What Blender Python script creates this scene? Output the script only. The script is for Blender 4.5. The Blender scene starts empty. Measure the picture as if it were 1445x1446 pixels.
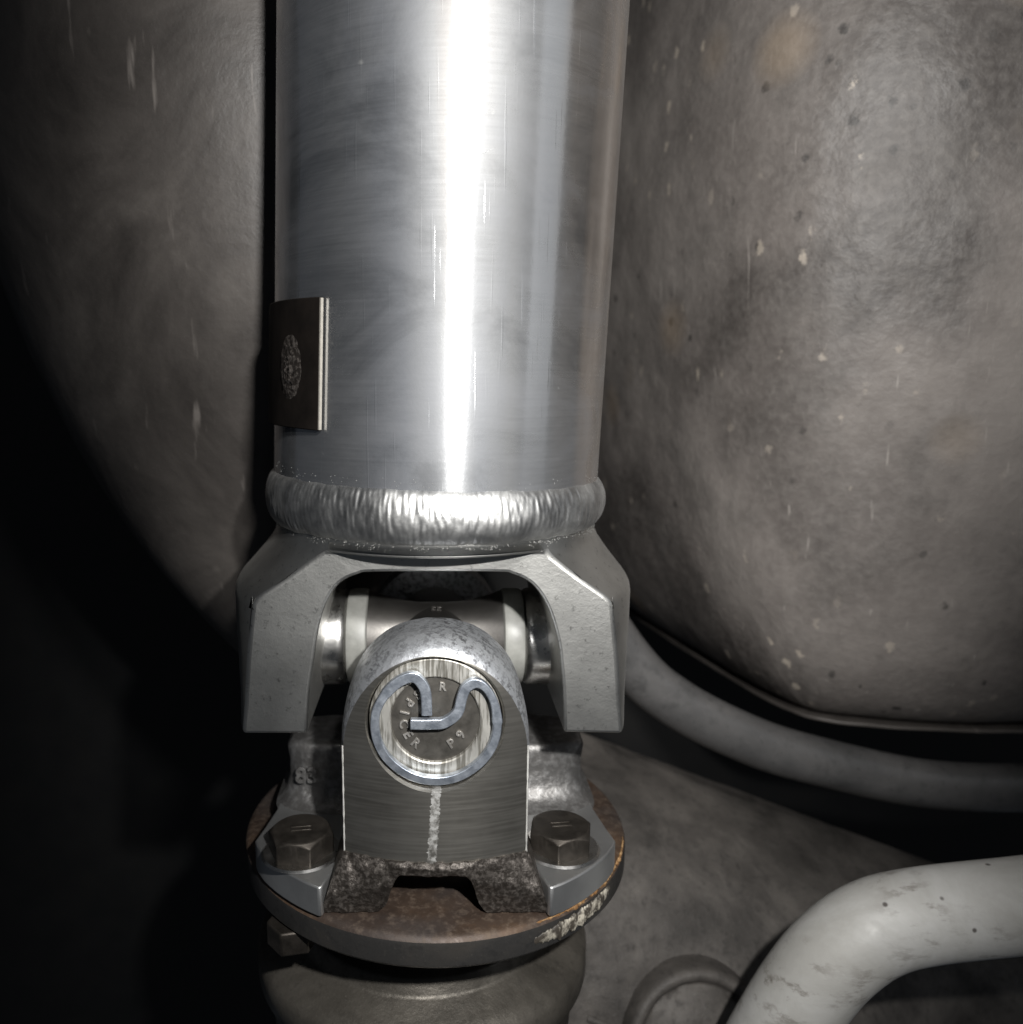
import bpy, bmesh, math, random
from mathutils import Vector, Matrix, noise
random.seed(7)
PI = math.pi
R = math.radians
MM = 0.001
scene = bpy.context.scene
COL = scene.collection

# ------------------------------------------------------------------ camera
cam_d = bpy.data.cameras.new('camera')
cam = bpy.data.objects.new('camera', cam_d)
COL.objects.link(cam)
cam.location = (0, -0.230, 0.079)
cam.rotation_euler = (R(81), 0, 0)
cam_d.sensor_width = 36
cam_d.lens = 36 * 1150 / 1445
cam_d.shift_x = (722.5 - 615) / 1445
cam_d.clip_start = 0.005
cam_d.clip_end = 10
cam_d.dof.use_dof = True
cam_d.dof.focus_distance = 0.195
cam_d.dof.aperture_fstop = 13
scene.camera = cam

# ------------------------------------------------------------------ world, lamps, exposure
world = bpy.data.worlds.new('World')
scene.world = world
world.use_nodes = True
world.node_tree.nodes['Background'].inputs[0].default_value = (0.75, 0.85, 1.0, 1)
world.node_tree.nodes['Background'].inputs[1].default_value = 0.035


def aim(o, target):
    d = Vector(target) - o.location
    o.rotation_euler = d.to_track_quat('-Z', 'Y').to_euler()


def spot(name, loc, target, energy, size, blend, soft, color):
    d = bpy.data.lights.new(name, 'SPOT')
    o = bpy.data.objects.new(name, d)
    COL.objects.link(o)
    o.location = loc
    aim(o, target)
    d.energy, d.spot_size, d.spot_blend, d.shadow_soft_size, d.color = energy, R(size), blend, soft, color
    return o


spot('work_torch', (0.040, -0.235, 0.190), (0.048, 0.04, 0.132), 6.3, 79, 1.0, 0.010, (1.0, 0.985, 0.96))
spot('fill_spot', (0.048, -0.231, 0.125), (0.034, 0.00, -0.032), 4.4, 66, 1.0, 0.004, (1.0, 0.99, 0.97))  # added fill near the camera, brightens the joint and the pipe

ld = bpy.data.lights.new('streak_light', 'AREA')  # unseen area light, added to lay a soft streak on the tube
strip = bpy.data.objects.new('streak_light', ld)
COL.objects.link(strip)
ld.shape = 'RECTANGLE'
ld.size = 0.4
ld.size_y = 0.9
ld.energy = 0.45
ld.color = (0.93, 0.96, 1.0)
strip.location = (1.05, -0.45, 0.40)
aim(strip, (0, 0, 0.06))

scene.view_settings.view_transform = 'Standard'
scene.view_settings.look = 'None'
scene.view_settings.exposure = 0
scene.view_settings.gamma = 1
scene.cycles.use_denoising = True
scene.cycles.sample_clamp_indirect = 4


# ------------------------------------------------------------------ materials
class NT:
    def __init__(self, name):
        self.m = bpy.data.materials.new(name)
        self.m.use_nodes = True
        self.t = self.m.node_tree
        self.n = self.t.nodes
        self.l = self.t.links
        self.b = self.n['Principled BSDF']
        self.co = self.n.new('ShaderNodeTexCoord')
        self.bump_prev = None

    def link(self, a, b):
        self.l.new(a, b)

    def mapping(self, scale=(1, 1, 1), rot=(0, 0, 0), loc=(0, 0, 0)):
        mp = self.n.new('ShaderNodeMapping')
        mp.inputs['Scale'].default_value = scale
        mp.inputs['Rotation'].default_value = rot
        mp.inputs['Location'].default_value = loc
        self.link(self.co.outputs['Object'], mp.inputs['Vector'])
        return mp.outputs['Vector']

    def noise(self, scale, detail=6, rough=0.6, vec=None, dist=0.0):
        t = self.n.new('ShaderNodeTexNoise')
        t.inputs['Scale'].default_value = scale
        t.inputs['Detail'].default_value = detail
        t.inputs['Roughness'].default_value = rough
        t.inputs['Distortion'].default_value = dist
        self.link(vec if vec is not None else self.co.outputs['Object'], t.inputs['Vector'])
        return t.outputs['Fac']

    def voronoi(self, scale, vec=None, rand=1.0):
        t = self.n.new('ShaderNodeTexVoronoi')
        t.inputs['Scale'].default_value = scale
        t.inputs['Randomness'].default_value = rand
        self.link(vec if vec is not None else self.co.outputs['Object'], t.inputs['Vector'])
        return t.outputs['Distance']

    def wave(self, scale, vec=None, direction='Z', dist=0.0, detail=2):
        t = self.n.new('ShaderNodeTexWave')
        t.wave_type = 'BANDS'
        t.bands_direction = direction
        t.inputs['Scale'].default_value = scale
        t.inputs['Distortion'].default_value = dist
        t.inputs['Detail'].default_value = detail
        self.link(vec if vec is not None else self.co.outputs['Object'], t.inputs['Vector'])
        return t.outputs['Fac']

    def ramp(self, fac, stops, interp='LINEAR'):
        r = self.n.new('ShaderNodeValToRGB')
        r.color_ramp.interpolation = interp
        e = r.color_ramp.elements
        while len(e) < len(stops):
            e.new(0.5)
        for k, (p, c) in enumerate(stops):
            e[k].position = p
            e[k].color = (c, c, c, 1) if isinstance(c, (int, float)) else (*c, 1)
        self.link(fac, r.inputs['Fac'])
        return r.outputs['Color']

    def mix(self, fac, a, b, mode='MIX'):
        x = self.n.new('ShaderNodeMix')
        x.data_type = 'RGBA'
        x.blend_type = mode
        if isinstance(fac, (int, float)):
            x.inputs[0].default_value = fac
        else:
            self.link(fac, x.inputs[0])
        for v, k in ((a, 6), (b, 7)):
            if isinstance(v, (tuple, list)):
                x.inputs[k].default_value = (*v, 1)
            elif isinstance(v, (int, float)):
                x.inputs[k].default_value = (v, v, v, 1)
            else:
                self.link(v, x.inputs[k])
        return x.outputs[2]

    def math(self, op, a, b=None):
        x = self.n.new('ShaderNodeMath')
        x.operation = op
        for v, k in ((a, 0), (b, 1)):
            if v is None:
                continue
            if isinstance(v, (int, float)):
                x.inputs[k].default_value = v
            else:
                self.link(v, x.inputs[k])
        return x.outputs[0]

    def bump(self, h, dist_mm, strength=1.0):
        x = self.n.new('ShaderNodeBump')
        x.inputs['Strength'].default_value = strength
        x.inputs['Distance'].default_value = dist_mm * MM
        self.link(h, x.inputs['Height'])
        if self.bump_prev is not None:
            self.link(self.bump_prev, x.inputs['Normal'])
        self.bump_prev = x.outputs['Normal']
        self.link(self.bump_prev, self.b.inputs['Normal'])

    def set(self, **kw):
        names = dict(color='Base Color', rough='Roughness', metal='Metallic', aniso='Anisotropic',
                     anrot='Anisotropic Rotation', spec='Specular IOR Level')
        for k, v in kw.items():
            i = self.b.inputs[names[k]]
            if isinstance(v, tuple):
                i.default_value = (*v, 1)
            elif isinstance(v, (int, float)):
                i.default_value = v
            else:
                self.link(v, i)

    def tangent_z(self):
        t = self.n.new('ShaderNodeTangent')
        t.direction_type = 'RADIAL'
        t.axis = 'Z'
        self.link(t.outputs['Tangent'], self.b.inputs['Tangent'])


def m_tube():
    t = NT('drawn_aluminium')
    blot = t.noise(38, 4, 0.6)
    fine = t.noise(1100, 3, 0.6)
    ringl = t.noise(30, 3, 0.7, t.mapping((1, 1, 60)))
    hair = t.noise(1.0, 3, 0.6, t.mapping((60, 60, 2600)))
    smear = t.noise(24, 6, 0.68, t.mapping((1, 1, 1.8), (0.5, 0.2, 0.3)), 0.6)
    reflection_band = t.noise(34, 3, 0.5, t.mapping((1, 1, 0.04)))
    speck = t.ramp(t.math('ADD', t.voronoi(120), t.math('MULTIPLY', t.noise(300, 3, 0.6), 0.5)), [(0.22, 1.0), (0.29, 0.0)])
    c = t.ramp(reflection_band, [(0.38, (0.47, 0.485, 0.515)), (0.52, (0.53, 0.535, 0.54)), (0.66, (0.54, 0.50, 0.465))])  # bluish and warm stripes: reflections painted into the tube colour
    c = t.mix(t.ramp(smear, [(0.48, 0.0), (0.72, 0.65)]), c, (0.37, 0.375, 0.395))
    c = t.mix(t.ramp(blot, [(0.55, 0.0), (0.75, 0.35)]), c, (0.48, 0.48, 0.48))
    c = t.mix(t.math('MULTIPLY', speck, 0.7), c, (0.85, 0.85, 0.83))
    t.set(color=c, metal=1.0, aniso=0.93, anrot=0.25)
    t.tangent_z()
    rg = t.mix(0.35, smear, ringl)
    t.set(rough=t.ramp(rg, [(0.3, 0.155), (0.7, 0.215)]))
    t.bump(fine, 0.011, 0.8)
    t.bump(hair, 0.006, 0.5)
    for rot, off in (((0.6, 0.3, 0.2), 0.0), ((-0.9, 0.5, 0.1), 3.0), ((1.3, -0.4, 0.6), 7.0)):
        sc = t.ramp(t.noise(1.0, 2, 0.5, t.mapping((900, 900, 26), rot, (off, off, off))), [(0.68, 0.0), (0.74, 1.0)])
        t.bump(sc, 0.02, 0.6)
    b2 = t.n.new('ShaderNodeBsdfPrincipled')      # the wide haze of the brushed skin
    t.link(c, b2.inputs['Base Color'])
    b2.inputs['Metallic'].default_value = 1.0
    t.link(t.ramp(rg, [(0.3, 0.54), (0.7, 0.68)]), b2.inputs['Roughness'])
    t.link(t.bump_prev, b2.inputs['Normal'])
    ms = t.n.new('ShaderNodeMixShader')
    t.link(t.ramp(smear, [(0.35, 0.20), (0.65, 0.34)]), ms.inputs[0])
    t.link(t.b.outputs[0], ms.inputs[1])
    t.link(b2.outputs[0], ms.inputs[2])
    t.link(ms.outputs[0], t.n['Material Output'].inputs['Surface'])
    return t.m


def m_cast_alu(name, c1, c2, rough=0.42, grain=1.0, metal=1.0, speck=True):
    t = NT(name)
    n1 = t.noise(40, 5, 0.6)
    n2 = t.noise(1000, 4, 0.7)
    v = t.noise(520, 6, 0.75)
    c = t.ramp(n1, [(0.3, c1), (0.7, c2)])
    if speck:
        c = t.mix(t.ramp(v, [(0.585, 0.0), (0.66, 0.6)]), c, tuple(x * 0.3 for x in c1))
    t.set(color=c, metal=metal, rough=t.ramp(n1, [(0.3, rough - 0.02), (0.7, rough + 0.03)]))
    t.bump(n2, 0.07 * grain, 0.6)
    t.bump(v, 0.10 * grain, 0.5)
    return t.m


def m_machined(name, c1, c2, rough=0.3, lines=2200.0):
    """turned face, horizontal tool lines, one pale chalky scuff below the bore"""
    t = NT(name)
    n1 = t.noise(60, 5, 0.6)
    w = t.noise(1.0, 2, 0.5, t.mapping((60, 60, lines)))
    c = t.ramp(n1, [(0.3, c1), (0.7, c2)])
    c = t.mix(t.ramp(w, [(0.4, 0.0), (0.65, 0.35)]), c, tuple(min(1, x * 1.5) for x in c2))
    sp = t.n.new('ShaderNodeSeparateXYZ')
    t.link(t.co.outputs['Object'], sp.inputs[0])
    rag = t.math('MULTIPLY', t.math('SUBTRACT', t.noise(1.0, 3, 0.7, t.mapping((200, 200, 900))), 0.5), 0.0022)
    lean_ = t.math('MULTIPLY', t.math('ADD', sp.outputs[2], 0.03), 0.06)
    dx = t.math('ABSOLUTE', t.math('ADD', t.math('ADD', t.math('SUBTRACT', sp.outputs[0], lean_), 0.0006), rag))
    m1 = t.math('LESS_THAN', dx, 0.0011)
    m2 = t.math('LESS_THAN', sp.outputs[2], -0.0155)
    mk = t.math('MULTIPLY', t.math('MULTIPLY', m1, m2), t.ramp(t.noise(420, 4, 0.7), [(0.38, 0.05), (0.58, 0.7)]))
    front = t.math('LESS_THAN', sp.outputs[1], 0.0)
    mk = t.math('MULTIPLY', mk, front)
    c = t.mix(mk, c, (0.55, 0.55, 0.54))
    t.set(color=c, metal=t.math('SUBTRACT', 0.9, t.math('MULTIPLY', mk, 0.75)), rough=rough, aniso=0.6, anrot=0.25)
    t.tangent_z()
    t.bump(w, 0.03, 0.6)
    t.bump(t.noise(500, 4, 0.7), 0.03, 0.4)
    return t.m


def m_facing(name, c1, c2, rough=0.28):
    """lathe-faced disc whose axis is local Y: fine parallel tool strokes"""
    t = NT(name)
    w = t.noise(1.0, 3, 0.6, t.mapping((1500, 50, 130), (0, 0.25, 0)))
    n1 = t.noise(150, 4, 0.6)
    c = t.mix(t.ramp(w, [(0.42, 0.0), (0.56, 1.0)]), c1, c2)
    t.set(color=c, metal=0.8, rough=t.ramp(n1, [(0.3, rough), (0.7, rough + 0.14)]))
    t.bump(w, 0.03, 0.5)
    return t.m


def m_rough_cast(name, c1, c2, rough=0.6, metal=0.5, size=420):
    t = NT(name)
    n1 = t.noise(size, 4, 0.6)
    n2 = t.noise(60, 5, 0.6)
    c = t.mix(t.ramp(n1, [(0.45, 0.0), (0.62, 1.0)]), c1, c2)
    c = t.mix(t.ramp(n2, [(0.4, 0.0), (0.7, 0.5)]), c, tuple(x * 0.6 for x in c1))
    t.set(color=c, metal=metal, rough=rough)
    t.bump(n1, 0.35, 0.9)
    t.bump(t.noise(1300, 3, 0.6), 0.06, 0.7)
    return t.m


def m_rust(name):
    t = NT(name)
    n1 = t.noise(45, 6, 0.65)
    n2 = t.noise(420, 5, 0.7)
    n3 = t.noise(18, 4, 0.6, None, 0.8)
    c = t.ramp(n1, [(0.28, (0.030, 0.021, 0.017)), (0.5, (0.062, 0.041, 0.029)), (0.72, (0.13, 0.072, 0.036))])
    c = t.mix(t.ramp(n2, [(0.5, 0.0), (0.75, 0.55)]), c, (0.20, 0.15, 0.11))
    c = t.mix(t.ramp(n3, [(0.45, 0.0), (0.62, 0.6)]), c, (0.06, 0.055, 0.055))
    t.set(color=c, metal=0.35, rough=t.ramp(n2, [(0.3, 0.42), (0.7, 0.7)]))
    t.bump(n2, 0.12, 0.7)
    t.bump(n1, 0.3, 0.3)
    return t.m


def m_grimy(name, c1, c2, c3, rough=0.6, metal=0.0, s=1.0, bump=0.25, spec=0.4):
    t = NT(name)
    n1 = t.noise(16 * s, 6, 0.62, None, 0.4)
    n2 = t.noise(130 * s, 6, 0.7)
    n3 = t.noise(600 * s, 4, 0.7)
    c = t.ramp(n1, [(0.3, c1), (0.5, c2), (0.7, c3)])
    c = t.mix(t.ramp(n2, [(0.52, 0.0), (0.7, 0.55)]), c, tuple(x * 0.45 for x in c1))
    c = t.mix(t.ramp(n3, [(0.6, 0.0), (0.75, 0.4)]), c, tuple(min(1, x * 1.7) for x in c3))
    t.set(color=c, rough=t.ramp(n2, [(0.3, rough - 0.1), (0.7, rough + 0.15)]), metal=metal, spec=spec)
    t.bump(n2, bump, 0.5)
    t.bump(n3, bump * 0.3, 0.6)
    return t.m


def m_tank():
    """dusty grey wall: pebbled skin, damp blotches, dark pits, pale stone chips"""
    t = NT('dusty_tank_skin')
    big = t.noise(9, 5, 0.52, None, 0.6)
    mid = t.noise(42, 6, 0.62)
    peb = t.noise(330, 5, 0.6)
    c = t.ramp(big, [(0.36, (0.056, 0.049, 0.045)), (0.46, (0.118, 0.105, 0.097)), (0.58, (0.185, 0.167, 0.154)), (0.72, (0.23, 0.209, 0.193))])
    c = t.mix(t.ramp(mid, [(0.50, 0.0), (0.66, 0.5)]), c, (0.085, 0.077, 0.071))
    c = t.mix(t.ramp(peb, [(0.4, 0.0), (0.7, 0.2)]), c, (0.28, 0.26, 0.24))
    pit = t.ramp(t.math('ADD', t.voronoi(95, t.mapping((1, 1, 0.8))), t.math('MULTIPLY', t.noise(150, 4, 0.7), 0.75)), [(0.42, 1.0), (0.52, 0.0)])
    pitm = t.ramp(t.noise(14, 3, 0.5, t.mapping((1, 1, 1), (0, 0, 0), (3, 1, 7))), [(0.46, 0.0), (0.56, 0.9)])
    c = t.mix(t.math('MULTIPLY', pit, pitm), c, (0.03, 0.027, 0.025))
    chip = t.ramp(t.math('ADD', t.voronoi(105, t.mapping((1, 1, 0.6), (0.4, 0.7, 0.2), (5, 2, 1))), t.math('MULTIPLY', t.noise(220, 4, 0.7), 0.75)), [(0.44, 1.0), (0.54, 0.0)])
    chipm = t.ramp(t.noise(19, 3, 0.5, t.mapping((1, 1, 1), (0, 0, 0), (9, 4, 2))), [(0.46, 0.0), (0.62, 0.75)])
    c = t.mix(t.math('MULTIPLY', chip, chipm), c, (0.42, 0.37, 0.31))
    tan = t.ramp(t.voronoi(17, t.mapping((1, 1, 1), (0.2, 0.1, 0.9), (1, 8, 3))), [(0.08, 0.4), (0.22, 0.0)])
    c = t.mix(tan, c, (0.26, 0.20, 0.14))
    scr = t.ramp(t.noise(1.0, 2, 0.5, t.mapping((420, 420, 30), (0.5, 0.9, 0.3))), [(0.70, 0.0), (0.76, 0.4)])
    c = t.mix(scr, c, (0.40, 0.37, 0.34))
    t.set(color=c, rough=t.ramp(mid, [(0.3, 0.48), (0.7, 0.62)]), spec=0.5)
    t.bump(peb, 0.42, 0.85)
    t.bump(mid, 0.6, 0.2)
    return t.m


def m_dark_wall():
    t = NT('dark_coated_wall')
    big = t.noise(18, 7, 0.66, None, 0.5)
    peb = t.noise(300, 5, 0.65)
    scr = t.ramp(t.noise(1.0, 3, 0.55, t.mapping((200, 60, 26), (0.35, 0.0, 0.1))), [(0.66, 0.0), (0.74, 0.7)])
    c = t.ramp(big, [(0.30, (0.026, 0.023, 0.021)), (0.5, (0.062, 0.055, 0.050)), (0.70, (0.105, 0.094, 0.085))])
    c = t.mix(scr, c, (0.20, 0.18, 0.165))
    chip = t.ramp(t.voronoi(55, t.mapping((1, 1, 0.5), (0.4, 0.0, 0.0), (5, 2, 1))), [(0.05, 0.8), (0.11, 0.0)])
    chipm = t.ramp(t.noise(19, 3, 0.5, t.mapping((1, 1, 1), (0, 0, 0), (9, 4, 2))), [(0.5, 0.0), (0.62, 0.8)])
    c = t.mix(t.math('MULTIPLY', chip, chipm), c, (0.30, 0.27, 0.24))
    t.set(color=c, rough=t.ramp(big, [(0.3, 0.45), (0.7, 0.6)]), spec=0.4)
    t.bump(peb, 0.28, 0.8)
    return t.m


def m_pipe():
    t = NT('grey_painted_pipe')
    n1 = t.noise(36, 6, 0.65, None, 0.6)
    n2 = t.noise(420, 4, 0.7)
    n3 = t.noise(120, 7, 0.72, t.mapping((0.55, 1, 1.5), (0, 0.1, 0), (0.4, 0, 0)))
    c = t.ramp(n1, [(0.35, (0.35, 0.342, 0.32)), (0.65, (0.46, 0.455, 0.44))])
    c = t.mix(t.math('MULTIPLY', t.ramp(n3, [(0.52, 0.0), (0.62, 0.8)]), t.ramp(t.noise(22, 3, 0.5, t.mapping((1, 1, 1), (0, 0, 0), (0.02, 0.3, 0.1))), [(0.48, 0.0), (0.58, 1.0)])), c, (0.11, 0.093, 0.076))
    c = t.mix(t.ramp(t.voronoi(120), [(0.05, 0.9), (0.10, 0.0)]), c, (0.06, 0.05, 0.045))
    t.set(color=c, rough=t.ramp(n2, [(0.3, 0.52), (0.7, 0.72)]), metal=0.1, spec=0.35)
    t.bump(n2, 0.12, 0.8)
    t.bump(n1, 0.5, 0.3)
    return t.m


def m_speckled(name):
    t = NT(name)
    n1 = t.noise(70, 4, 0.6)
    n2 = t.noise(620, 4, 0.75)
    gate = t.ramp(n1, [(0.35, 0.25), (0.6, 1.0)])
    c = t.mix(t.math('MULTIPLY', t.ramp(n2, [(0.46, 0.0), (0.58, 0.9)]), gate), (0.56, 0.575, 0.60), (0.10, 0.10, 0.105))
    t.set(color=c, metal=0.85, rough=t.ramp(n2, [(0.3, 0.36), (0.7, 0.55)]))
    t.bump(n2, 0.22, 0.8)
    t.bump(t.noise(1500, 3, 0.6), 0.03, 0.6)
    return t.m


def m_simple(name, c1, c2, rough, metal, scale=140, bump=0.05):
    t = NT(name)
    n1 = t.noise(scale, 6, 0.65)
    t.set(color=t.ramp(n1, [(0.3, c1), (0.7, c2)]), rough=t.ramp(n1, [(0.3, rough), (0.7, min(1, rough + 0.15))]), metal=metal)
    t.bump(t.noise(scale * 4, 4, 0.7), bump, 0.6)
    return t.m


M = {}
M['tube'] = m_tube()
M['bead'] = m_simple('weld_bead_metal', (0.33, 0.33, 0.33), (0.52, 0.52, 0.51), 0.38, 1.0, 110, 0.10)
M['yoke'] = m_cast_alu('forged_aluminium', (0.44, 0.435, 0.415), (0.60, 0.595, 0.57), 0.38, 0.9)
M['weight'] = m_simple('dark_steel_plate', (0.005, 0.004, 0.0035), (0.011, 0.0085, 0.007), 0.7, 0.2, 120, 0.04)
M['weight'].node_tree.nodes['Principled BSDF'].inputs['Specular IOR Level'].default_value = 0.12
M['plug'] = m_rough_cast('plug_weld_metal', (0.10, 0.085, 0.075), (0.42, 0.37, 0.33), 0.4, 0.9, 900)
M['lug'] = m_machined('turned_lug_face', (0.20, 0.19, 0.168), (0.33, 0.315, 0.285), 0.31, 1300.0)
M['lugcast'] = m_speckled('lug_edge_casting')
M['plate'] = m_cast_alu('flange_plate_metal', (0.42, 0.42, 0.42), (0.58, 0.585, 0.58), 0.46, 0.7, 0.95, False)
M['base'] = m_rough_cast('sand_cast_base', (0.040, 0.034, 0.029), (0.13, 0.115, 0.103), 0.5, 0.6, 900)
M['hub'] = m_rough_cast('cast_hub', (0.16, 0.155, 0.15), (0.27, 0.265, 0.26), 0.5, 0.8, 420)
M['cap'] = m_facing('faced_bearing_cap', (0.28, 0.265, 0.23), (0.66, 0.64, 0.59), 0.36)
M['capdark'] = m_simple('stamped_cap_centre', (0.075, 0.07, 0.062), (0.12, 0.112, 0.10), 0.5, 0.8, 300, 0.05)
M['letter'] = m_simple('letter_highlight_metal', (0.38, 0.36, 0.33), (0.55, 0.53, 0.50), 0.34, 0.8, 400, 0.03)  # lighter than the cap: a highlight on the letters painted as colour
M['clip'] = m_simple('blued_spring_steel', (0.27, 0.305, 0.36), (0.52, 0.56, 0.62), 0.34, 0.85, 420, 0.10)
M['cross'] = m_cast_alu('forged_cross', (0.13, 0.123, 0.115), (0.23, 0.22, 0.208), 0.46, 0.7, 1.0, False)
M['capside'] = m_simple('ground_steel', (0.52, 0.51, 0.49), (0.62, 0.61, 0.59), 0.22, 1.0, 200, 0.01)
M['grain'] = m_simple('spatter_metal', (0.17, 0.17, 0.165), (0.30, 0.30, 0.29), 0.6, 0.8, 500, 0.02)
M['burr'] = m_simple('bright_burr', (0.45, 0.44, 0.41), (0.70, 0.69, 0.66), 0.5, 0.5, 300, 0.05)
M['cutedge'] = m_simple('sheared_steel', (0.34, 0.32, 0.28), (0.46, 0.43, 0.38), 0.5, 0.6, 300, 0.05)
M['orange'] = m_rough_cast('orange_rust', (0.20, 0.10, 0.035), (0.42, 0.27, 0.13), 0.75, 0.0, 600)
M['seal'] = m_simple('pale_plastic_seal', (0.13, 0.13, 0.12), (0.27, 0.27, 0.25), 0.40, 0.0, 90, 0.05)
M['bolt'] = m_simple('black_oxide_steel', (0.038, 0.033, 0.028), (0.08, 0.07, 0.06), 0.42, 0.8, 240, 0.06)
M['rust'] = m_rust('rusty_flange')
M['rim'] = m_grimy('oily_black_rim', (0.028, 0.028, 0.029), (0.05, 0.048, 0.046), (0.075, 0.068, 0.06), 0.42, 0.5, 2.0, 0.2)
M['mud'] = m_rough_cast('caked_mud', (0.05, 0.042, 0.033), (0.50, 0.46, 0.38), 0.55, 0.0, 420)
M['bowl'] = m_grimy('olive_seal_bowl', (0.05, 0.045, 0.038), (0.095, 0.086, 0.073), (0.15, 0.136, 0.116), 0.42, 0.55, 2.4, 0.35)
M['axle'] = m_grimy('dusty_axle_casting', (0.035, 0.032, 0.029), (0.085, 0.077, 0.07), (0.14, 0.127, 0.114), 0.55, 0.1, 2.2, 0.7)
M['hose'] = m_grimy('grey_line', (0.05, 0.05, 0.05), (0.09, 0.088, 0.087), (0.13, 0.125, 0.122), 0.34, 0.3, 1.3, 0.12)
M['tank'] = m_tank()
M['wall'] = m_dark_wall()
M['pipe'] = m_pipe()
M['backdrop'] = m_simple('backdrop_near_black', (0.010, 0.010, 0.010), (0.02, 0.019, 0.018), 0.7, 0.0, 30, 0.2)  # almost black, painted darkness for the backdrop sheet


# ------------------------------------------------------------------ mesh helpers (all coordinates in mm)
def mesh_obj(name, verts, faces, mat, parent=None, smooth=True, ang=35, bevel=0, seg=2, flip=False):
    me = bpy.data.meshes.new(name)
    me.from_pydata([tuple(c * MM for c in v) for v in verts], [], faces)
    bm = bmesh.new()
    bm.from_mesh(me)
    bmesh.ops.remove_doubles(bm, verts=bm.verts, dist=1e-6)
    bmesh.ops.recalc_face_normals(bm, faces=bm.faces)
    if flip:
        bmesh.ops.reverse_faces(bm, faces=bm.faces)
    bm.to_mesh(me)
    bm.free()
    return finish(name, me, mat, parent, smooth, ang, bevel, seg)


def finish(name, me, mat, parent, smooth=True, ang=35, bevel=0, seg=2):
    me.materials.append(mat)
    if smooth:
        me.shade_smooth()
        me.set_sharp_from_angle(angle=R(ang))
    o = bpy.data.objects.new(name, me)
    COL.objects.link(o)
    if parent is not None:
        o.parent = parent
        o.matrix_parent_inverse = parent.matrix_world.inverted()
    if bevel:
        b = o.modifiers.new('bevel', 'BEVEL')
        b.width = bevel * MM
        b.segments = seg
        b.limit_method = 'ANGLE'
        b.angle_limit = R(38)
        b.harden_normals = False
    return o


def empty(name, loc, label, cat, group=None):
    o = bpy.data.objects.new(name, None)
    o.empty_display_size = 0.01
    o.location = tuple(c * MM for c in loc)
    COL.objects.link(o)
    bpy.context.view_layer.update()
    o['label'] = label
    o['category'] = cat
    if group:
        o['group'] = group
    return o


def loft(sections, close=True, cap0=False, cap1=False):
    n = len(sections[0])
    v = [p for s in sections for p in s]
    f = []
    for i in range(len(sections) - 1):
        for j in range(n if close else n - 1):
            k = (j + 1) % n
            f.append((i * n + j, i * n + k, (i + 1) * n + k, (i + 1) * n + j))
    if cap0:
        f.append(tuple(range(n)))
    if cap1:
        f.append(tuple((len(sections) - 1) * n + j for j in range(n)))
    return v, f


def lathe(profile, n=128, c=(0, 0), cap0=False, cap1=False, axis='Z', o=0.0):
    secs = []
    for r, z in profile:
        s = []
        for k in range(n):
            a = 2 * PI * k / n
            x, y = r * math.cos(a), r * math.sin(a)
            if axis == 'Z':
                s.append((c[0] + x, c[1] + y, z))
            elif axis == 'X':
                s.append((z, c[0] + x, c[1] + y))
            else:
                s.append((c[0] + x, z, c[1] + y))
        secs.append(s)
    return loft(secs, True, cap0, cap1)


def catmull(pts, m):
    pts = [Vector(p) for p in pts]
    out = []
    for i in range(len(pts) - 1):
        p0 = pts[max(i - 1, 0)]
        p1, p2 = pts[i], pts[i + 1]
        p3 = pts[min(i + 2, len(pts) - 1)]
        for k in range(m):
            t = k / m
            out.append(0.5 * ((2 * p1) + (p2 - p0) * t + (2 * p0 - 5 * p1 + 4 * p2 - p3) * t * t + (3 * p1 - p0 - 3 * p2 + p3) * t ** 3))
    out.append(pts[-1])
    return out


def sweep(path, rad, n=48, cap=True, jit=0.0):
    secs = []
    up = Vector((0, 1, 0))
    for i, p in enumerate(path):
        d = (path[min(i + 1, len(path) - 1)] - path[max(i - 1, 0)]).normalized()
        a = up.cross(d).normalized()
        b = d.cross(a)
        r = rad(i / (len(path) - 1)) if callable(rad) else rad
        secs.append([tuple(p + a * r * math.cos(2 * PI * k / n) + b * r * math.sin(2 * PI * k / n)) for k in range(n)])
    return loft(secs, True, cap, cap)


def prism(poly, y0, y1):
    """poly in XZ, extruded along Y"""
    return loft([[(x, y0, z) for x, z in poly], [(x, y1, z) for x, z in poly]], True, True, True)


def slab(poly, z0, z1):
    return loft([[(x, y, z0) for x, y in poly], [(x, y, z1) for x, y in poly]], True, True, True)


def arc(cx, cy, r, a0, a1, n):
    return [(cx + r * math.cos(R(a0 + (a1 - a0) * k / n)), cy + r * math.sin(R(a0 + (a1 - a0) * k / n))) for k in range(n + 1)]


def baked(o):
    """apply modifiers"""
    dg = bpy.context.evaluated_depsgraph_get()
    me = bpy.data.meshes.new_from_object(o.evaluated_get(dg))
    o.modifiers.clear()
    o.data = me
    return o


def boolean(o, cutter, op):
    m = o.modifiers.new('b', 'BOOLEAN')
    m.operation = op
    m.object = cutter
    m.solver = 'EXACT'
    bpy.context.view_layer.update()
    baked(o)
    bpy.data.objects.remove(cutter)


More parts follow.
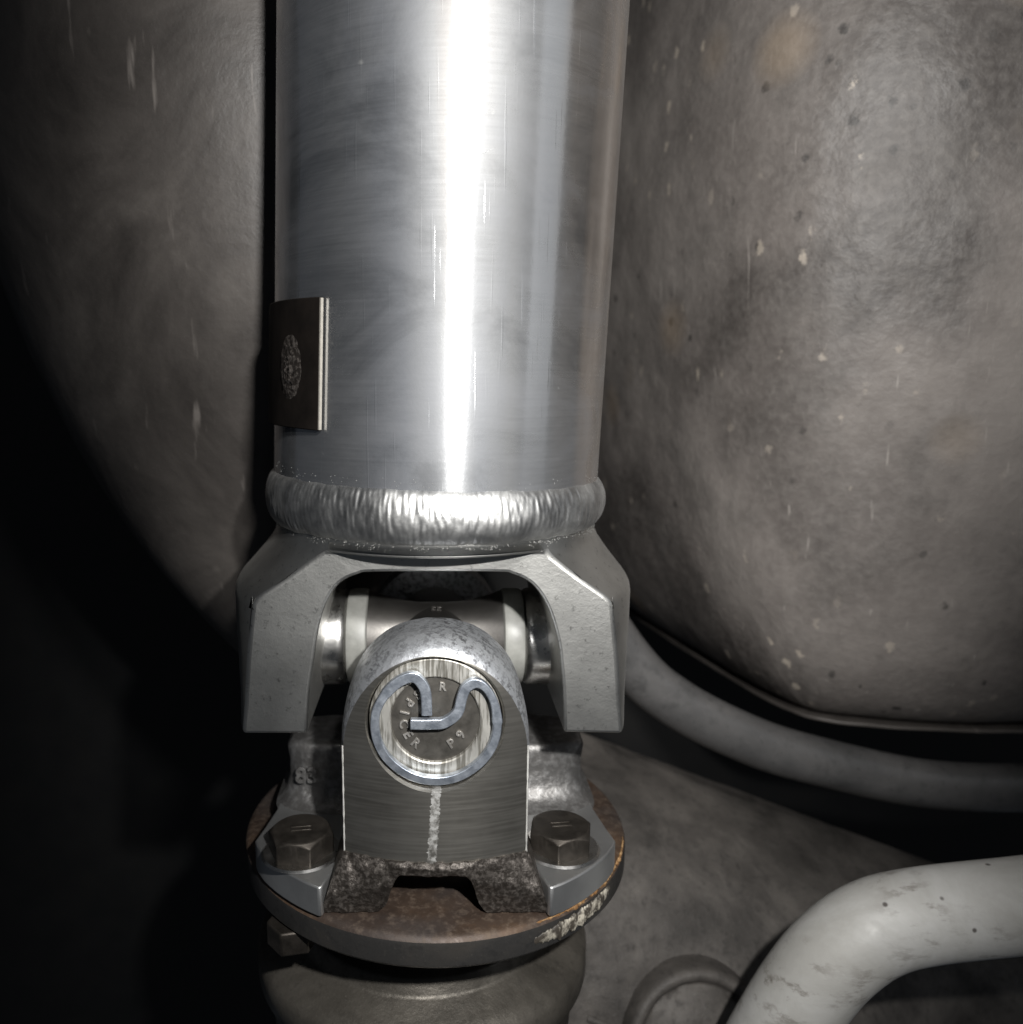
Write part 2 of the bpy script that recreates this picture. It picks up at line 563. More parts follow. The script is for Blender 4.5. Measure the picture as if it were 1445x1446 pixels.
def text_mesh(name, body, size, thick, mat, matrix, parent, bold=0.0):
    cu = bpy.data.curves.new(name, 'FONT')
    cu.body = body
    cu.size = size * MM
    cu.extrude = thick * MM
    cu.bevel_depth = 0.05 * MM
    cu.offset = bold * MM
    cu.align_x = 'CENTER'
    cu.align_y = 'CENTER'
    cu.resolution_u = 3
    t = bpy.data.objects.new(name, cu)
    COL.objects.link(t)
    bpy.context.view_layer.update()
    me = bpy.data.meshes.new_from_object(t.evaluated_get(bpy.context.evaluated_depsgraph_get()))
    bpy.data.objects.remove(t)
    me.transform(matrix)
    me.materials.clear()
    return finish(name, me, mat, parent)


def nz(x, y, z, s):
    return noise.noise(Vector((x * s, y * s, z * s)))


# ------------------------------------------------------------------ setting: added near-black backdrop sheet, coloured to stand for the unlit depth
v, f = loft([[(-1200, 430, -700), (1200, 430, -700)], [(-1200, 430, 60), (1200, 430, 60)], [(-1200, 400, 600), (1200, 400, 600)]], False)
backdrop = mesh_obj('dark_backdrop', v, f, M['backdrop'])
backdrop['kind'] = 'structure'

# ------------------------------------------------------------------ right tank and left wall
def wall_body(name, path, rowfn, inward, mat, parent, amp=0.5, fixed=None):
    """wall following a plan path; rowfn(u) gives (inward offset, z) pairs from top to bottom"""
    P = catmull([(x, y, 0) for x, y in path], 16)
    cols = []
    for i, p in enumerate(P):
        d = (P[min(i + 1, len(P) - 1)] - P[max(i - 1, 0)]).normalized()
        nn = Vector((d.y, -d.x, 0)) * inward
        s = []
        for off, z in rowfn(i / (len(P) - 1)):
            q = p + (fixed or nn) * off + nn * (amp * nz(p.x, p.y, z, 0.03) + 0.35 * amp * nz(p.x, p.y, z, 0.11))
            s.append((q.x, q.y, z))
        cols.append(s)
    v, f = loft(cols, False)
    o = mesh_obj(name, v, f, mat, parent, ang=60)
    return o, P


def tank_rows(u):
    """slightly barrelled side, tight turn under at the foot"""
    rows = []
    for k in range(81):
        z = 290 - (290 - 26) * k / 80
        rows.append(((z - 165) ** 2 / 1700.0, z))
    off0 = rows[-1][0]
    for k in range(1, 25):
        a = R(88) * k / 24
        rows.append((off0 + 34 * (1 - math.cos(a)) + 8 * math.sin(a), 26 - 78 * math.sin(a)))
    return rows


def left_rows(u):
    """upright above, then a round belly turning under; the belly starts higher towards the outer end"""
    z0 = 185 + 60 * min(1, max(0, (u - 0.40) / 0.45))  # invented bulge, turned under so the lower wall falls dark
    rows = []
    for k in range(41):
        rows.append((0, 320 - (320 - z0) * k / 40))
    for k in range(1, 49):
        a = R(88) * k / 48
        rows.append((88 * (1 - math.cos(a)), z0 - 235 * math.sin(a)))
    return rows


def lip_strip(name, P, z, inward, off0, off1, thick, mat, parent):
    secs = []
    for i, p in enumerate(P):
        d = (P[min(i + 1, len(P) - 1)] - P[max(i - 1, 0)]).normalized()
        nn = Vector((d.y, -d.x, 0)) * inward
        a, b = p + nn * off0, p + nn * off1
        w = 0.5 * nz(p.x, p.y, z, 0.05)
        secs.append([(a.x, a.y, z + w), (b.x, b.y, z + w), (b.x, b.y, z - thick + w), (a.x, a.y, z - thick + w)])
    v, f = loft(secs, True, True, True)
    return mesh_obj(name, v, f, mat, parent, bevel=0.6)


tank = empty('fuel_tank', (150, 60, -44), 'dusty speckled grey tank wall filling the right side behind the shaft', 'tank')
tpath = [(66, 300), (76, 215), (88, 155), (97, 113), (105, 86), (115, 66), (130, 51), (150, 41), (174, 35), (204, 31), (236, 31), (275, 37), (330, 52), (390, 80)]
shell, P = wall_body('tank_shell', [(x - 4, y - 9) for x, y in tpath], tank_rows, -1, M['tank'], tank, 1.2)
lip_strip('seam_flange', P, -52.5, -1, 56, 44, 1.6, M['wall'], tank)

lwall = empty('tunnel_wall', (-110, 40, -44), 'dark coated tunnel wall filling the left side beside the shaft', 'wall panel')
lpath = [(-71 + 115 * math.cos(R(a)), 128 + 115 * math.sin(R(a))) for a in (-20, -35, -50, -65, -80, -95, -110, -125, -140, -155, -175)]
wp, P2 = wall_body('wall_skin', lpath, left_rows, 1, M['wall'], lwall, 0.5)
# ------------------------------------------------------------------ axle casting below
axle = empty('axle_housing', (90, 60, -130), 'dusty grey-brown cast axle housing below and behind the joint', 'axle housing')
def axle_pt(X, t, lift=0.0):
    ax = abs(X)
    ridge = -52 - 0.37 * max(ax - 10, 0)
    drop = 78 if ax < 135 else max(34, 78 - (ax - 135) * 0.75)
    a = t * PI * 0.62
    return Vector((X, 80 - 0.05 * ax + 30 * (1 - t) ** 6 - drop * 0.98 * math.sin(a * 0.80), ridge - drop * (1 - math.cos(a)) * 0.92))


def axle_frame(X, t):
    p = axle_pt(X, t)
    du = (axle_pt(X + 1, t) - p).normalized()
    dt = (p - axle_pt(X, t + 0.01)).normalized()
    nn = du.cross(dt).normalized()
    if nn.y > 0:
        nn = -nn
    return p, du, nn.cross(du).normalized() * (1 if dt.dot(nn.cross(du)) > 0 else -1), nn


secs = []
NX, NT_ = 130, 60
for j in range(NT_ + 1):
    t = j / NT_
    s = []
    for i in range(NX + 1):
        p = axle_pt(-34 + 274 * i / NX, t)
        k = (1.8 * nz(*p, 0.035) + 1.0 * nz(*p, 0.10) + 0.35 * nz(*p, 0.3)) * min(1, 0.25 + t * 6)
        s.append((p.x, p.y + k, p.z + k * 0.7))
    secs.append(s)
v, f = loft(secs, False)
mesh_obj('housing_shell', v, f, M['axle'], axle, ang=70)


def on_axle(name, X, t, prof, sx=1.0, sy=1.0, rot=0.0, n=72, mat='axle'):
    p, du, dv, nn = axle_frame(X, t)
    secs = []
    for r, h in prof:
        s = []
        for k in range(n):
            a = 2 * PI * k / n
            x, y = r * sx * math.cos(a), r * sy * math.sin(a)
            x, y = x * math.cos(rot) - y * math.sin(rot), x * math.sin(rot) + y * math.cos(rot)
            w = 0.25 * nz(x, y, h, 0.25)
            s.append(tuple(p + du * x + dv * y + nn * (h + w)))
        secs.append(s)
    v, f = loft(secs, True, False, True)
    return mesh_obj(name, v, f, M[mat], axle, ang=60)


on_axle('bearing_boss', 86, 0.70, [(27, -5), (25.6, 1.5), (25.0, 4.6), (23.8, 6.2), (22.2, 6.4), (21.0, 5.4), (20.3, 3.4), (19.2, 3.2), (18.0, 4.6), (9, 6.4), (0.5, 7.0)])
for X0, t0, X1, t1, w in ((50, 0.725, 104, 0.745, 1.8),):
    pts = []
    for k in range(25):
        q = k / 24
        p, du, dv, nn = axle_frame(X0 + (X1 - X0) * q, t0 + (t1 - t0) * q)
        pts.append(p + nn * (-0.7 + 0.3 * nz(k, 0, 0, 0.3)))
    v, f = sweep(pts, lambda q: w * (0.7 + 0.3 * math.sin(PI * q)), 14)
    mesh_obj('cast_rib', v, f, M['axle'], axle, ang=60)

# ------------------------------------------------------------------ grey line behind, bent pipe in front
hp = catmull([(20, 62, 60), (47.7, 60, 13), (72.3, 60, -23.4), (91.5, 60, -40), (118.9, 60, -54), (143.5, 60, -62), (184.6, 60, -71.2), (223.9, 60, -73.2), (285, 60, -72.6)], 14)
v, f = sweep(hp, lambda t: 9.6 - 0.8 * t, 40)
hose = mesh_obj('fluid_hose', v, f, M['hose'])
hose['label'] = 'curved grey hose running under the speckled tank'
hose['category'] = 'hose'

pp = catmull([(76, -22, -150), (86.7, -25, -126.3), (95.6, -25, -105.6), (102.8, -25, -90.5), (110.5, -25, -78.6), (121, -25, -69.6), (134.5, -25, -65.4), (162.1, -25, -62), (191.8, -25, -58.4), (240, -25, -52)], 14)
v, f = sweep([p - Vector((0, 0, 1.0)) for p in pp], lambda t: 12.2, 56)
pipe = mesh_obj('bent_pipe', v, f, M['pipe'])
pipe['label'] = 'light grey painted bent pipe with dirt smears in the lower right corner'
pipe['category'] = 'pipe'

# ------------------------------------------------------------------ seal bowl on the pinion nose
bowl = empty('pinion_seal_bowl', (-3, 0, -100), 'round olive-brown seal bowl directly under the rusty flange', 'seal housing')
v, f = lathe([(19, -56), (20, -62), (32, -64), (34, -66), (34.3, -75.4), (35.2, -76.4), (37.8, -76.6), (38.6, -77.4), (38.8, -81.2), (39.8, -82), (46, -84.2), (49.4, -86.4), (50.4, -88.4), (50.4, -95), (47, -98), (44, -140)], 128, (-4, 2))
mesh_obj('bowl', v, f, M['bowl'], bowl, ang=50)

# ------------------------------------------------------------------ companion flange
cf = empty('companion_flange', (0, 0, -58.5), 'round rusty flange disc with black rim under the bolted yoke', 'flange')
v, f = lathe([(18, -50.2), (54.2, -50.2), (55.4, -50.7), (56.0, -51.6)], 192, (0, 0), True)
mesh_obj('disc_top', v, f, M['rust'], cf)
v, f = lathe([(56.0, -51.6), (56.2, -52.4), (56.2, -57.6), (55.4, -58.6), (20, -58.6)], 192, (0, 0), False, True)
mesh_obj('disc_rim', v, f, M['rim'], cf)


def hex_prism(cx, cy, z0, z1, af, rot, n=6):
    rr = af / 2 / math.cos(PI / 6)
    return [[(cx + rr * math.cos(R(rot) + PI / 3 * k), cy + rr * math.sin(R(rot) + PI / 3 * k), z) for k in range(n)] for z in (z0, z1)]


for sx in (-1,):
    s = hex_prism(sx * 37.0, -37, -65, -58.6, 12, 12)
    v, f = loft(s, True, True, True)
    mesh_obj('lock_nut', v, f, M['bolt'], cf, bevel=0.5, ang=30)
# caked mud on the front right of the rim, and the orange rust line above it
def crust(name, a0, a1, r0, zc, slope, hr, hz, rag, mat, n=160):
    secs = []
    for i in range(n + 1):
        t = i / n
        a = R(a0 + (a1 - a0) * t)
        env = (math.sin(PI * t) ** 0.4) * (0.75 + rag * nz(t * 30, 2, 5, 0.6) + rag * nz(t * 30, 7, 5, 1.7))
        env = max(env, 0.05)
        s = []
        for k in range(18):
            b = 2 * PI * k / 18
            r = r0 + env * hr * (0.45 + 0.55 * math.cos(b)) + 0.35 * rag * nz(t * 60, k * 1.2, 3, 0.8) * env
            z = zc + slope * t + env * hz * math.sin(b) + 0.5 * rag * nz(t * 60, k * 1.2, 9, 0.7) * env
            s.append((r * math.cos(a), r * math.sin(a), z))
        secs.append(s)
    v, f = loft(secs, True, True, True)
    return mesh_obj(name, v, f, mat, cf, ang=80)


mud = crust('mud_crust', -65, -34, 55.9, -55.0, 1.6, 1.5, 2.9, 0.25, M['mud'])
mud['label'] = 'pale caked mud on the front right of the rim'
crust('rust_crust', -64, -12, 55.3, -50.9, 0.2, 0.9, 0.75, 0.6, M['orange'])['label'] = 'orange rust along the upper right edge'

# ------------------------------------------------------------------ flange yoke
fy = empty('flange_yoke', (0, 0, -50), 'machined flange yoke with upright front lug bolted on the rusty disc', 'yoke')
half = [(15, -10), (25, -39), (26.6, -45), (27.6, -48.6), (28.4, -48.9)] + arc(0, 0, 56.6, -59.5, -34.5, 8)[1:-1] + [(47.3, -30.6), (48.2, -28.3), (47.0, -22), (45.5, -12), (45, 0)]
half = half + [(x, -y) for x, y in reversed(half[:-1])]
poly = half + [(-x, y) for x, y in reversed(half)]
v, f = slab(poly, -49.9, -42)
mesh_obj('flange_plate', v, f, M['plate'], fy, bevel=0.5, ang=30)

# hub between the lugs, flaring to the plate
secs = []
for z, ax, ay in ((-42.5, 47, 20), (-41.5, 45.6, 15), (-39.5, 44.4, 12), (-36, 43.6, 10.5), (-31, 43.6, 10), (-27, 44.2, 10), (-25.2, 43.6, 9.6), (-24.5, 42, 8.6)):
    s = []
    for k in range(72):
        a = 2 * PI * k / 72
        ca, sa = math.cos(a), math.sin(a)
        e = 0.42
        s.append((ax * math.copysign(abs(ca) ** e, ca), (ay + 2) * math.copysign(abs(sa) ** e, sa) + 4, z))
    secs.append(s)
v, f = loft(secs, True, False, True)
hubo = mesh_obj('hub', v, f, M['hub'], fy, ang=50)
text_mesh('cast_number', '83', 6.5, 0.4, M['hub'], Matrix.Translation((-37.3 * MM, -8.6 * MM, -33.5 * MM)) @ Matrix.Rotation(R(90), 4, 'X'), hubo, 0.15)


def lug_outline(wx, ztop, zc, zbot, n=64, ex=2.0):
    """from bottom right up over the arch to bottom left: list of (x, z)"""
    o = []
    m = 14
    for k in range(m):
        o.append((wx, zbot + (zc - zbot) * k / m))
    for k in range(n + 1):
        a = PI * k / n
        ca, sa = math.cos(a), math.sin(a)
        o.append((wx * math.copysign(abs(ca) ** (2 / ex), ca), zc + (ztop - zc) * abs(sa) ** (2 / ex)))
    for k in range(1, m + 1):
        o.append((-wx, zc + (zbot - zc) * k / m))
    # bottom edge back to the start
    for k in range(1, 14):
        o.append((-wx + 2 * wx * k / 14, zbot))
    return o


def lug_R(z):
    return 50.2 if z < 6 else 50.2 - 0.012 * (z - 6) ** 2


def make_lug(sgn):
    front = lug_outline(22.3, 16.6, -10, -36)
    n = len(front)
    CZ = 0.0
    bore = 16.1
    hole = []
    for x, z in front:
        a = math.atan2(z - CZ, x)
        hole.append((bore * math.cos(a), CZ + bore * math.sin(a)))
    hole = [((0.985 * 15.5 if False else x), z) for x, z in hole]

    def Y(x, z):
        r = lug_R(z)
        return -math.sqrt(max(r * r - x * x, 1))
    secs = [[(x, -43, z) for x, z in hole], [(x, Y(x, z) + 0.9, z) for x, z in hole]]
    cham = [(x * 1.035, z * 1.035) for x, z in hole]
    lim = []
    for (x, z), (fx, fz) in zip(cham, front):   # the chamfer must stay inside the outline near the thin crown
        if math.hypot(x, z) > math.hypot(fx, fz) - 0.25:
            q = (math.hypot(fx, fz) - 0.25) / math.hypot(x, z)
            x, z = x * q, z * q
        lim.append((x, z))
    secs.append([(x, Y(x, z), z) for x, z in lim])
    for k in (0.25, 0.5, 0.75, 1.0):
        s = []
        for (x, z), (fx, fz) in zip(lim, front):
            qx, qz = x + (fx - x) * k, z + (fz - z) * k
            s.append((qx, Y(qx, qz), qz))
        secs.append(s)
    v, f = loft([[(x, y * sgn, z) for x, y, z in s] for s in secs], True)
    face = mesh_obj('lug_face', v, f, M['lug'], fy, ang=28)
    # rounded crown and flanks behind the turned face
    def mixo(a, b, t):
        return [(p[0] + (q[0] - p[0]) * t, p[1] + (q[1] - p[1]) * t) for p, q in zip(a, b)]
    back = lug_outline(23.3, 20.6, -10, -42, ex=2.25)
    secs2 = [secs[-1]]
    for t, dy in ((0.16, 0.35), (0.42, 1.3), (0.70, 3.0), (0.9, 5.4), (1.0, 8.5), (1.0, 13.0), (0.98, 17.5), (0.90, 19.0)):
        s = []
        for (x, z), (fx, fz) in zip(mixo(front, back, t), front):
            s.append((x, Y(fx, fz) + dy, z + (0.25 * nz(x, dy, z, 0.25) if dy > 1 else 0)))
        secs2.append(s)
    v, f = loft([[(x, y * sgn, z) for x, y, z in s] for s in secs2], True, False, True)
    mesh_obj('lug', v, f, M['lugcast'], fy, ang=40)
    # rough cast foot with the arched gap under the lug
    secs3 = []
    NCX, NR = 116, 22
    for i in range(NCX + 1):
        x = -29.5 + 59 * i / NCX
        ax = abs(x - 0.0)
        zt = -34.6 + 0.5 * nz(x, 0, 0, 0.5) if ax < 22.6 else -34.6 - (ax - 22.6) * 2.0 - 0.12 * (ax - 22.6) ** 2
        xa = abs(x + 0.6)
        zb = -38.0 - 0.3 * nz(x, 3, 0, 0.4) if xa < 7.5 else (-38.0 - 6.5 * ((xa - 7.5) / 3.2) ** 2 if xa < 10.7 else -44.5 - 5.1 * min(1, (xa - 10.7) / 2.6) ** 0.6)
        zt = max(zt, zb + 0.3)
        s = []
        for j in range(NR + 1):
            q = j / NR
            z = zt + (zb - zt) * q
            rr = 50.5 + 0.9 * math.sin(min(1, q * 3) * PI / 2) - max(0, -z - 41) * 0.26 - 0.8 * max(0, q - 0.9) * 10 * 0.6
            yf = -49.6 + max(0, -z - 41) * 0.26
            lam = min(1, max(0, (-z - 36) / 8.0))
            y = -math.sqrt(max(rr * rr - x * x, 4)) * (1 - lam) + yf * lam + 0.5 * nz(x, z, 1, 0.45) + 0.22 * nz(x, z, 4, 1.3)
            s.append((x, y * sgn, z))
        s.append((x, -30 * sgn, zb))
        s.append((x, -30 * sgn, zt))
        secs3.append(s)
    v, f = loft(secs3, True, True, True)
    mesh_obj('foot', v, f, M['base'], fy, ang=50)
    return face


make_lug(1)
make_lug(-1)
# burr of bright metal left by the tool along both lower edges of the front lug
for sx in (-1, 1):
    pts = [Vector((sx * 22.35, -math.sqrt(50.2 ** 2 - 22.3 ** 2) + 0.1, z)) for z in [-36 + 0.7 * k for k in range(42)]]
    v, f = sweep(pts, lambda q: 0.24 + 0.16 * nz(q * 14, sx, 0, 1.0), 8)
    mesh_obj('edge_burr', v, f, M['burr'], fy)


def make_bolt(x, y, rot):
    hp_ = empty  # plain hex head with chamfered crown and two raised bars
    s = []
    for z, q in ((-41.9, 1.0), (-36.2, 1.0)):
        s += [hex_prism(x, y, z, z, 15.2 * q, rot)[0]]
    n = 48
    rr = 15.2 / 2 / math.cos(PI / 6)
    def ring(z, kind, fac=1.0):
        o = []
        for k in range(n):
            a = 2 * PI * k / n
            m = ((a + PI / 6) % (PI / 3)) - PI / 6
            # hexagon radius with corners at multiples of 60 deg
            mm = (a % (PI / 3)) - PI / 6
            rh = (15.2 / 2) / math.cos(mm)
            r = rh if kind == 'hex' else 7.35
            if kind == 'mix':
                r = rh
            o.append((x + r * fac * math.cos(a + R(rot)), y + r * fac * math.sin(a + R(rot)), z))
        return o
    hexr = ring(-35.0, 'hex')
    top = []
    for (px, py, _), k in zip(hexr, range(n)):
        d = math.hypot(px - x, py - y)
        top.append((px, py, -35.9 - max(0, d - 7.5) * 0.75))
    secs = [ring(-41.9, 'hex'), top, ring(-35.6, 'circ'), ring(-35.6, 'circ', 0.1)]
    v, f = loft(secs, True, False, True)
    b = mesh_obj('bolt', v, f, M['bolt'], fy, ang=25, bevel=0.25)
    for k in (-1, 1):
        w = slab([(-2.6, k * 0.85 - 0.3), (2.6, k * 0.85 - 0.3), (2.6, k * 0.85 + 0.3), (-2.6, k * 0.85 + 0.3)], -35.7, -35.35)
        vv = [(x + px * math.cos(R(8)) - py * math.sin(R(8)) * 1, y + px * math.sin(R(8)) + py, z) for px, py, z in w[0]]
        mesh_obj('grade_mark', vv, w[1], M['bolt'], b, bevel=0.1)
    vv, ff = lathe([(0.5, -41.4), (9.8, -41.4), (10.4, -41.9)], 64, (x, y))
    mesh_obj('spot_face', vv, ff, M['capside'], fy)


make_bolt(33.0, -31.2, 18)
make_bolt(-35.0, -33.2, -6)

# ------------------------------------------------------------------ universal joint cross
uj = empty('universal_joint', (0, 0, -15), 'forged cross with round bearing caps and blued clip between both yokes', 'universal joint')
CZ = 6.0
# forged centre: waisted barrel across, lathe about X
prof = []
for k in range(33):
    t = k / 32
    x = -19 + 38 * t
    r = 9.6 + 3.6 * (abs(2 * t - 1) ** 2.2)
    prof.append((r, x))
v, f = lathe(prof, 64, (0, CZ), True, True, 'X')
# saddle scoop: lower the middle of the top
mesh_obj('cross_body', v, f, M['cross'], uj, ang=50)
v, f = lathe([(11.5, -34), (12.5, -20), (14, 0), (12.5, 20), (11.5, 34)], 48, (0, 1.5), True, True, 'Y')
mesh_obj('trunnion', v, f, M['cross'], uj, ang=50)
text_mesh('forged_mark', '55', 3.0, 0.25, M['cross'], Matrix.Translation((0.3 * MM, -5.2 * MM, (CZ + 9.0) * MM)) @ Matrix.Rotation(R(40), 4, 'X'), uj, 0.1)
for sx in (-1, 1):
    v, f = lathe([(9, sx * 18.9), (12.8, sx * 19.0), (13.6, sx * 19.5), (13.8, sx * 20.2), (13.8, sx * 24.0), (13.5, sx * 24.8), (12.4, sx * 25.2), (11.5, sx * 25.6)], 96, (0, CZ), False, False, 'X')
    mesh_obj('dust_seal', v, f, M['seal'], uj, ang=40)
    v, f = lathe([(11, sx * 25.4), (13.3, sx * 25.5), (13.8, sx * 26.2), (14.0, sx * 27.5), (14.0, sx * 50.5), (13, sx * 51)], 96, (0, CZ), False, True, 'X')
    mesh_obj('bearing_cap', v, f, M['capside'], uj, ang=40)
for sy in (-1, 1):
    y = lambda d: sy * (47.0 + d)
    v, f = lathe([(10.5, y(-0.9)), (10.7, y(-0.25)), (11.0, y(0)), (15.0, y(0)), (15.7, y(-0.5)), (15.9, y(-12))], 128, (0, 0), False, False, 'Y')
    cap = mesh_obj('bearing_cap', v, f, M['cap'], uj, ang=30)
    v, f = lathe([(0.4, y(-0.85)), (6, y(-0.85)), (10.55, y(-0.9))], 96, (0, 0), True, False, 'Y')
    disc = mesh_obj('cap_centre', v, f, M['capdark'], cap, ang=30)
    if sy == -1:
        disc['label'] = 'dark stamped centre of the front cap'

        def glyph(ch, ang, rad, size, upright=False, rot=None):
            x, z = rad * math.cos(R(ang)), rad * math.sin(R(ang))
            rz = ang + 90 if rot is None else rot      # letter feet point outwards, read anticlockwise
            mtx = Matrix.Translation((x * MM, -46.3 * MM, z * MM)) @ Matrix.Rotation(R(90), 4, 'X') @ Matrix.Rotation(R(rz), 4, 'Z')
            text_mesh('stamped_letter', ch, size, 0.3, M['letter'], mtx, disc, 0.04)
        for k, ch in enumerate('SPICER'):
            glyph(ch, 124 + 21.5 * k, 7.6, 3.1)
        for k, ch in enumerate('P9'):
            glyph(ch, 302 + 26 * k, 7.2, 3.1)
        glyph('R', 78, 8.3, 2.8, rot=-6)
# blued spring clip: flat wire bent into an open ring with both ends turned in
clip = [(-5.9, -0.1), (-3, -0.15), (-0.8, -0.1), (1.4, 0.0), (2.9, 0.6), (4.6, 1.9), (5.6, 3.6), (6.2, 6.4), (7.2, 8.8), (9.4, 10.0), (11.7, 8.8), (13.6, 5.6), (14.5, 1.2), (14.2, -3.2), (12.6, -7.2), (9.6, -10.7),
        (5.2, -13.4), (0.4, -14.3), (-4.6, -13.5), (-8.9, -11.1), (-12.2, -7.5), (-14.0, -2.8), (-14.0, 2.3), (-12.2, 6.4), (-9.4, 9.6), (-6.6, 11.2), (-4.5, 11.2), (-2.7, 9.0), (-2.1, 6.2), (-2.0, 2.0)]
cpts = catmull([(x, z, 0) for x, z in clip], 6)
secs = []
L = len(cpts)
for i, p in enumerate(cpts):
    d = (cpts[min(i + 1, L - 1)] - cpts[max(i - 1, 0)]).normalized()
    nn = Vector((-d.y, d.x, 0))
    t = i / (L - 1)
    w = 1.25
    if 0.30 < t < 0.42:
        w = 1.25 - 0.35 * math.sin((t - 0.30) / 0.12 * PI)
    elif t >= 0.42 and t < 0.8:
        w = 1.05
    a, b = p + nn * w, p - nn * w
    secs.append([(a.x, -49.3, a.y), (b.x, -49.3, b.y), (b.x, -47.5, b.y), (a.x, -47.5, a.y)])
v, f = loft(secs, True, True, True)
c = mesh_obj('retaining_clip', v, f, M['clip'], uj, bevel=0.22, ang=35)
c['label'] = 'blued steel clip with both ends curled inward'

# ------------------------------------------------------------------ drive shaft
ds = empty('drive_shaft', (0, 0, 0), 'polished aluminium drive shaft tube with welded forked yoke, standing upright', 'drive shaft')
LEAN = math.tan(R(2.1))
def lean(vs, z0=52):
    return [(x + max(z - z0, 0) * LEAN, y, z - x * LEAN * min(1, max(0, (z - 40) / 20))) for x, y, z in vs]
v, f = lathe([(45, z) for z in (50, 55, 60, 80, 110, 140, 170, 200, 240, 290)], 256)
mesh_obj('tube', lean(v), f, M['tube'], ds)
# weld bead with its crescent ripples
secs = []
NB, NV = 1200, 26
for i in range(NB):
    th = 2 * PI * i / NB
    s = []
    for j in range(NV):
        b = -0.5 * PI * 1.12 + 1.12 * PI * j / (NV - 1)
        u = math.sin(b)
        ph = 190 * th + 4.6 * u * u + 2.4 * u + 9.0 * nz(45 * math.cos(th), 45 * math.sin(th), u * 4, 0.16)
        amp = 0.042 * max(0, math.cos(b)) ** 0.6 * (0.5 + 1.3 * nz(th * 40, u * 6, 5, 0.45))
        wob = 1.1 * nz(45 * math.cos(th), 45 * math.sin(th), 0, 0.09)
        r = 43.6 + (3.7 + wob * 0.5) * math.cos(b) + amp * math.sin(ph) + 0.05 * nz(th * 300, u * 9, 1, 1.0) + 0.20 * nz(th * 45, u * 3, 8, 1.0)
        z = 48.2 + (6.8 + 0.35 * nz(45 * math.cos(th), 45 * math.sin(th), 40, 0.2)) * math.sin(b)
        s.append((r * math.cos(th), r * math.sin(th), z))
    secs.append(s)
n = NV
vv = [p for s in secs for p in s]
ff = []
for i in range(NB):
    for j in range(NV - 1):
        k = (i + 1) % NB
        ff.append((i * n + j, k * n + j, k * n + j + 1, i * n + j + 1))
mesh_obj('weld_bead', lean(vv, 60), ff, M['bead'], ds, ang=80)

# spatter grains above and below the bead
def grains(name, zr, count, parent):
    v, f = [], []
    for _ in range(count):
        th = random.uniform(-PI, 0.0) if random.random() < 0.9 else random.uniform(0, PI)
        if nz(th * 6, zr[0], 0, 1.0) < random.uniform(-0.35, 0.35):
            continue
        z = random.gauss(*zr)
        rr = 45.0 if z > 50 else 44.62
        s = random.uniform(0.08, 0.26) * random.uniform(0.5, 1.0)
        c0 = Vector((rr * math.cos(th), rr * math.sin(th), z))
        b0 = len(v)
        for q in ((1, 0, 0), (-1, 0, 0), (0, 1, 0), (0, -1, 0), (0, 0, 1), (0, 0, -1)):
            v.append(tuple(c0 + Vector(q) * s * random.uniform(0.7, 1.2)))
        for tri in ((0, 2, 4), (2, 1, 4), (1, 3, 4), (3, 0, 4), (2, 0, 5), (1, 2, 5), (3, 1, 5), (0, 3, 5)):
            f.append(tuple(b0 + t for t in tri))
    me = bpy.data.meshes.new(name)
    me.from_pydata([tuple(c * MM for c in p) for p in lean(v)], [], f)
    o = finish(name, me, M['grain'], parent, True, 60)
    o['kind'] = 'stuff'
    return o


grains('weld_spatter', (55.9, 0.8), 260, ds)
grains('weld_spatter', (41.0, 0.9), 1700, ds)

# forked yoke
secs = []
prof = [(45.5, 44.4, 44.4, 2.0), (42, 44.5, 44.5, 2.0), (39.2, 44.8, 44.8, 2.0), (37.2, 45.8, 45.8, 2.0), (34.5, 47.8, 47.6, 2.05), (32, 49.8, 49.4, 2.1), (29.6, 51.8, 51.4, 2.17), (28.0, 53.2, 52.8, 2.22), (26.8, 54.0, 53.6, 2.26), (25.6, 54.5, 54.0, 2.3), (24, 54.7, 54, 2.32), (18, 54.2, 53.4, 2.5), (10, 53.2, 53, 2.8), (0, 52.0, 52.0, 3.3), (-7, 51.2, 51.6, 3.9), (-12, 51, 51.4, 4.0)]
for z, a, b, e in prof:
    s = []
    for k in range(160):
        t = 2 * PI * k / 160
        ca, sa = math.cos(t), math.sin(t)
        s.append((a * math.copysign(abs(ca) ** (2 / e), ca) - 0.7 * min(1, max(0, (40 - z) / 12)), b * math.copysign(abs(sa) ** (2 / e), sa), z))
    secs.append(s)
v, f = loft(secs, True, True, True)
yk = mesh_obj('fork', v, f, M['yoke'], ds)
bx = mesh_obj('cut', *slab([(-90, -36), (90, -36), (90, -90), (-90, -90)], -40, 38.6), M['yoke'])
boolean(yk, bx, 'DIFFERENCE')
bx = mesh_obj('cut', *slab([(-90, 36), (90, 36), (90, 90), (-90, 90)], -40, 38.6), M['yoke'])
boolean(yk, bx, 'DIFFERENCE')
bx = mesh_obj('cut', *slab([(-90, -90), (90, -90), (90, 90), (-90, 90)], -40, -8.3), M['yoke'])
boolean(yk, bx, 'DIFFERENCE')
op = [(-32.6, -60), (-32.3, -8), (-30.0, 12), (-28.6, 20), (-26.6, 26), (-23.4, 30.6), (-19, 32.8), (-14, 33.4), (14, 33.4), (19, 32.8), (23.6, 30.4), (27.2, 25.4), (29.8, 18), (31.2, 10), (32.4, -8), (32.6, -60)]
opc = [(p.x, p.y) for p in catmull([(x, z, 0) for x, z in op], 4)]
bx = mesh_obj('cut', *prism(opc, -90, 90), M['yoke'])
boolean(yk, bx, 'DIFFERENCE')
bmy = bmesh.new()
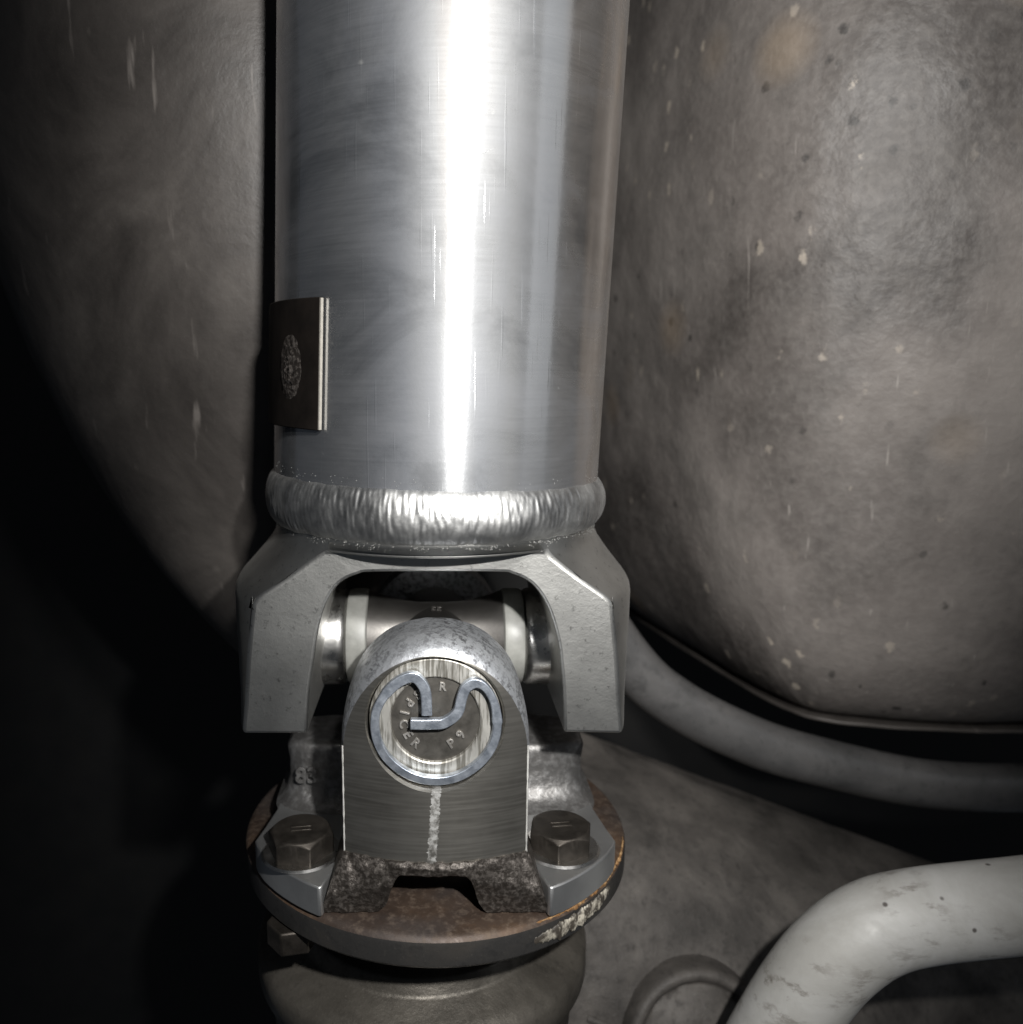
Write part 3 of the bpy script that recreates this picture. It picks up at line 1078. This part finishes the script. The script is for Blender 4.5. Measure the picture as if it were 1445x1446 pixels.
bmy.from_mesh(yk.data)
bmesh.ops.remove_doubles(bmy, verts=bmy.verts, dist=0.35 * MM)
bmesh.ops.dissolve_limit(bmy, angle_limit=R(0.5), verts=bmy.verts, edges=bmy.edges)
bmy.to_mesh(yk.data)
bmy.free()
yk.data.shade_smooth()
yk.data.set_sharp_from_angle(angle=R(30))
bv = yk.modifiers.new('bevel', 'BEVEL')
bv.width = 0.8 * MM
bv.segments = 3
bv.use_clamp_overlap = False
bv.limit_method = 'ANGLE'
bv.angle_limit = R(30)

# balance weight: curved plate with a plug weld
def cyl_patch(r0, r1, a0, a1, z0, z1, na=24):
    A = [a0 + (a1 - a0) * k / na for k in range(na + 1)]
    s = []
    for z in (z0, z1):
        s.append([(r1 * math.cos(R(a)), r1 * math.sin(R(a)), z) for a in A] + [(r0 * math.cos(R(a)), r0 * math.sin(R(a)), z) for a in reversed(A)])
    return loft(s, True, True, True)


v, f = cyl_patch(45.05, 46.4, -127.6, -176, 66.8, 97.6)
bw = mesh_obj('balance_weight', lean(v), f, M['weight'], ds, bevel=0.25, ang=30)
bw['label'] = 'dark curved balance plate with one bright cut edge'
secs = []
for i in range(21):
    q = i / 20
    s = []
    for k in range(48):
        a = 2 * PI * k / 48
        jit = 1 + 0.12 * nz(math.cos(a) * 3, math.sin(a) * 3, 0, 1)
        aa = R(-142 + 6.6 * q * math.cos(a) * jit)
        zz = 81.5 + 8.0 * q * math.sin(a) * jit
        r = 46.35 + 0.7 * (1 - q ** 2.2) + (0.4 * nz(aa * 45, zz, 0, 0.9) + 0.3 * nz(aa * 45, zz, 7, 2.0)) * (1 - q ** 4)
        s.append((r * math.cos(aa), r * math.sin(aa), zz))
    secs.append(s)
v, f = loft(secs, True, True, False)
mesh_obj('plug_weld', lean(v), f, M['plug'], bw, ang=80)

v, f = cyl_patch(45.5, 46.3, -127.2, -127.8, 67.0, 97.4, 2)
mesh_obj('cut_edge', lean(v), f, M['cutedge'], bw)['label'] = 'bright sheared edge of the plate'
